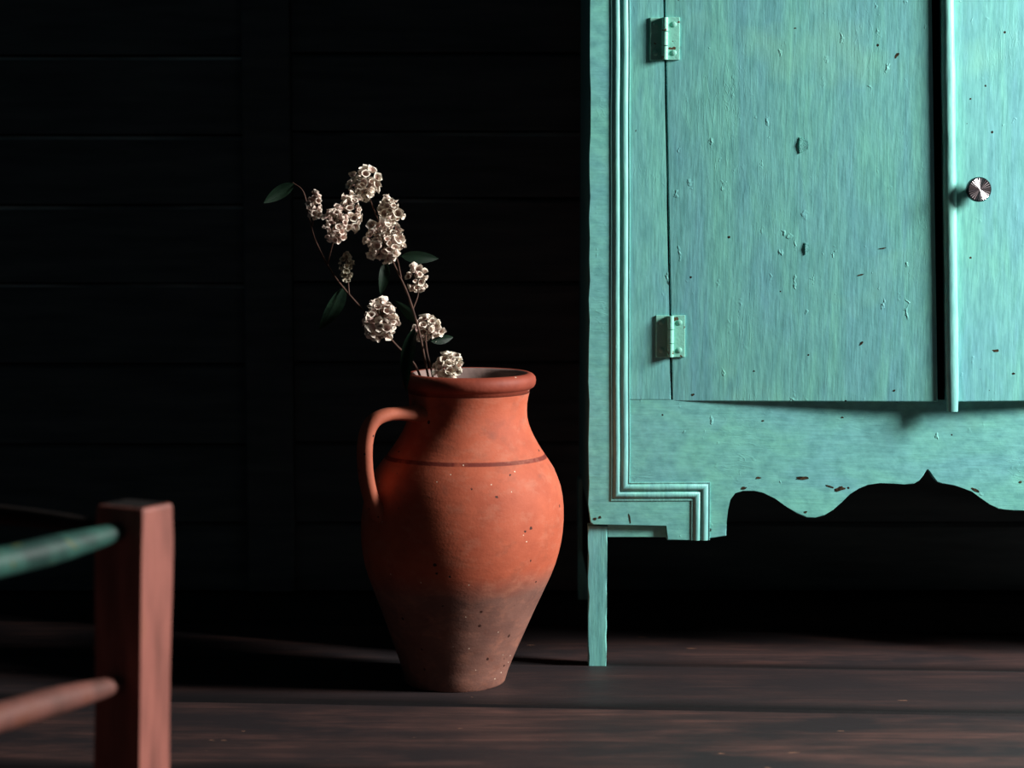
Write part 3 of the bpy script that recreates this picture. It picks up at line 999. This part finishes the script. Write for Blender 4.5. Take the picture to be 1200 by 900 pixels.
# tall middle stem
root = empty('dried_flower_stem', tuple(A(524, 620, 0.02)))
tag(root, 'tallest dried flower stem in the jug, carrying the largest cream head', 'dried flower', GR)
stem_obj(root, [A(562, 700, .0), A(530, 560, 0.0), A(503, 446, -0.01), A(492, 392, -0.012), A(478, 345, -0.012), A(462, 310, -0.008), A(448, 270, 0.0), A(436, 240, 0.014), A(428, 218, 0.024)], 0.0019, 0.0009,
         [[A(470, 325, -0.01), A(464, 300, -0.014), A(452, 284, -0.018)], [A(484, 362, -0.012), A(490, 345, 0.0), A(489, 328, 0.008)],
          [A(448, 268, 0.0), A(454, 256, 0.0), A(457, 245, 0.0)]])
flower_head(A(426, 215, 0.024), 0.0185, 0.0205, 72, root, 0.20, 0.05, 21, None, 0.0050, 0.18)
flower_head(A(457, 246, 0.004), 0.0150, 0.0165, 46, root, 0.20, 0.08, 22, None, 0.0048, 0.20)
flower_head(A(452, 283, -0.014), 0.0235, 0.0270, 130, root, 0.35, 0.02, 23, 'largest cream flower head', 0.0050)
flower_head(A(489, 327, 0.012), 0.0130, 0.0190, 44, root, 0.30, 0.05, 24, 'sparse half shaded flower head', 0.0038, 0.15)
leaf(A(451, 306, -0.004), A(446, 346, -0.004), 0.015, root, 0.003, Vector((1, 0.4, 0)))
leaf(A(470, 300, 0.02), A(514, 303, 0.03), 0.016, root, 0.003)
leaf(A(488, 380, 0.01), A(462, 352, 0.025), 0.014, root, 0.003)
# short stem at the right
root = empty('dried_flower_stem', tuple(A(532, 620, -0.02)))
tag(root, 'shortest dried flower stem, cream heads low over the jug rim', 'dried flower', GR)
stem_obj(root, [A(556, 700, -0.01), A(528, 560, -0.012), A(508, 446, -0.018), A(501, 415, -0.02), A(499, 398, -0.004), A(500, 386, 0.016)], 0.0018, 0.0010,
         [[A(513, 470, -0.016), A(522, 448, -0.02), A(525, 430, -0.022)]])
flower_head(A(501, 384, 0.022), 0.0175, 0.0175, 66, root, 0.25, 0.02, 31, None, 0.0047, 0.15)
flower_head(A(525, 430, -0.022), 0.0175, 0.0185, 62, root, 0.10, 0.10, 32, 'cream flower head resting on the rim', 0.0052, 0.15)
leaf(A(486, 384, -0.045), A(476, 459, -0.085), 0.0195, root, 0.006, Vector((1, -0.5, 0)))
leaf(A(505, 400, 0.012), A(531, 395, 0.03), 0.012, root, 0.002)

# ------------------------------------------------------------------ stool in front
YS = 1.90
top = at(164, 590, YS)
e1 = Vector((-0.49, -0.87, 0)).normalized()     # towards the camera, left
e2 = Vector((-0.87, 0.49, 0)).normalized()      # away, left
PH = top.z
pc = Vector((at(158, 600, YS).x, YS, 0))
stool = empty('stool', (pc.x + (e1.x + e2.x) * 0.17, pc.y + (e1.y + e2.y) * 0.17, 0))
tag(stool, 'low seatless wooden stool frame with a turquoise top rail', 'stool')
LN = 0.35
def post(c, lean):
    bm = bmesh.new()
    n = 10
    rows = []
    for i in range(n + 1):
        u = i / n
        z_ = PH * u
        w1 = 0.0215; w2 = 0.0265
        w1 *= 1 + 0.03 * math.sin(u * 9); w2 *= 1 + 0.02 * math.sin(u * 7 + 1)
        q = c + lean * (1 - u) * PH + Vector((0, 0, z_))
        rows.append([bm.verts.new(q + e1 * a * w1 + e2 * b * w2) for a, b in ((1, -1), (1, 1), (-1, 1), (-1, -1))])
    for a, b in zip(rows, rows[1:]):
        for q in range(4): bm.faces.new((a[q], a[(q + 1) % 4], b[(q + 1) % 4], b[q]))
    bm.faces.new(rows[0]); ft = bm.faces.new(rows[-1]); ft.material_index = 1
    bmesh.ops.bevel(bm, geom=[e for e in bm.edges if abs(e.verts[0].co.z - e.verts[1].co.z) > 0.01 or (e.verts[0].co.z > PH - 1e-4 and e.verts[1].co.z > PH - 1e-4)],
                    offset=0.0032, segments=2, affect='EDGES', profile=0.5)
    link('post', bm, [M_STOOL, M_ENDGRAIN], stool)
corners = [pc, pc + e1 * LN, pc + e2 * LN, pc + (e1 + e2) * LN]
for c in corners: post(c, Vector((-0.028, 0, 0)))
def rail(a, b, z_, mat, name, r0=0.007, r1=0.0130, sag=0.004):
    bm = bmesh.new()
    p0 = a.copy(); p1 = b.copy(); p0.z = p1.z = z_
    d = (p1 - p0)
    pts, rad = [], []
    for i in range(17):
        u = i / 16
        pts.append(p0 + d * u + Vector((0, 0, sag * math.sin(math.pi * u))))
        rad.append(r0 + (r1 - r0) * min(1, math.sin(math.pi * u) * 1.25) ** 0.8)
    tube(bm, pts, rad, 12)
    link(name, bm, mat, stool, smooth=True, angle=60)
zt1 = at(140, 623, YS - 0.02).z
zt2 = at(136, 803, YS - 0.02).z
o1 = e1 * 0.018
sh = Vector((-0.028, 0, 0))
rail(corners[0] + o1 + sh * (PH - zt1), corners[1] - o1 + sh * (PH - zt1), zt1, M_STOOLTEAL, 'top_rail', sag=-0.004)
rail(corners[0] + o1 + sh * (PH - zt2), corners[1] - o1 + sh * (PH - zt2), zt2, M_RUNG, 'rung')
rail(corners[2] + o1 + sh * (PH - zt1), corners[3] - o1 + sh * (PH - zt1), zt1, M_STOOLTEAL, 'top_rail', sag=-0.004)
rail(corners[2] + o1 + sh * (PH - zt2), corners[3] - o1 + sh * (PH - zt2), zt2, M_RUNG, 'rung')
o2 = e2 * 0.022
rail(corners[0] + o2, corners[2] - o2, zt1 - 0.004, M_STOOLDARK, 'cross_rail', 0.007, 0.009)
rail(corners[1] + o2, corners[3] - o2, zt1 - 0.004, M_STOOLDARK, 'cross_rail', 0.007, 0.009)

for o in bpy.data.objects:
    if 'wloc' in o: del o['wloc']
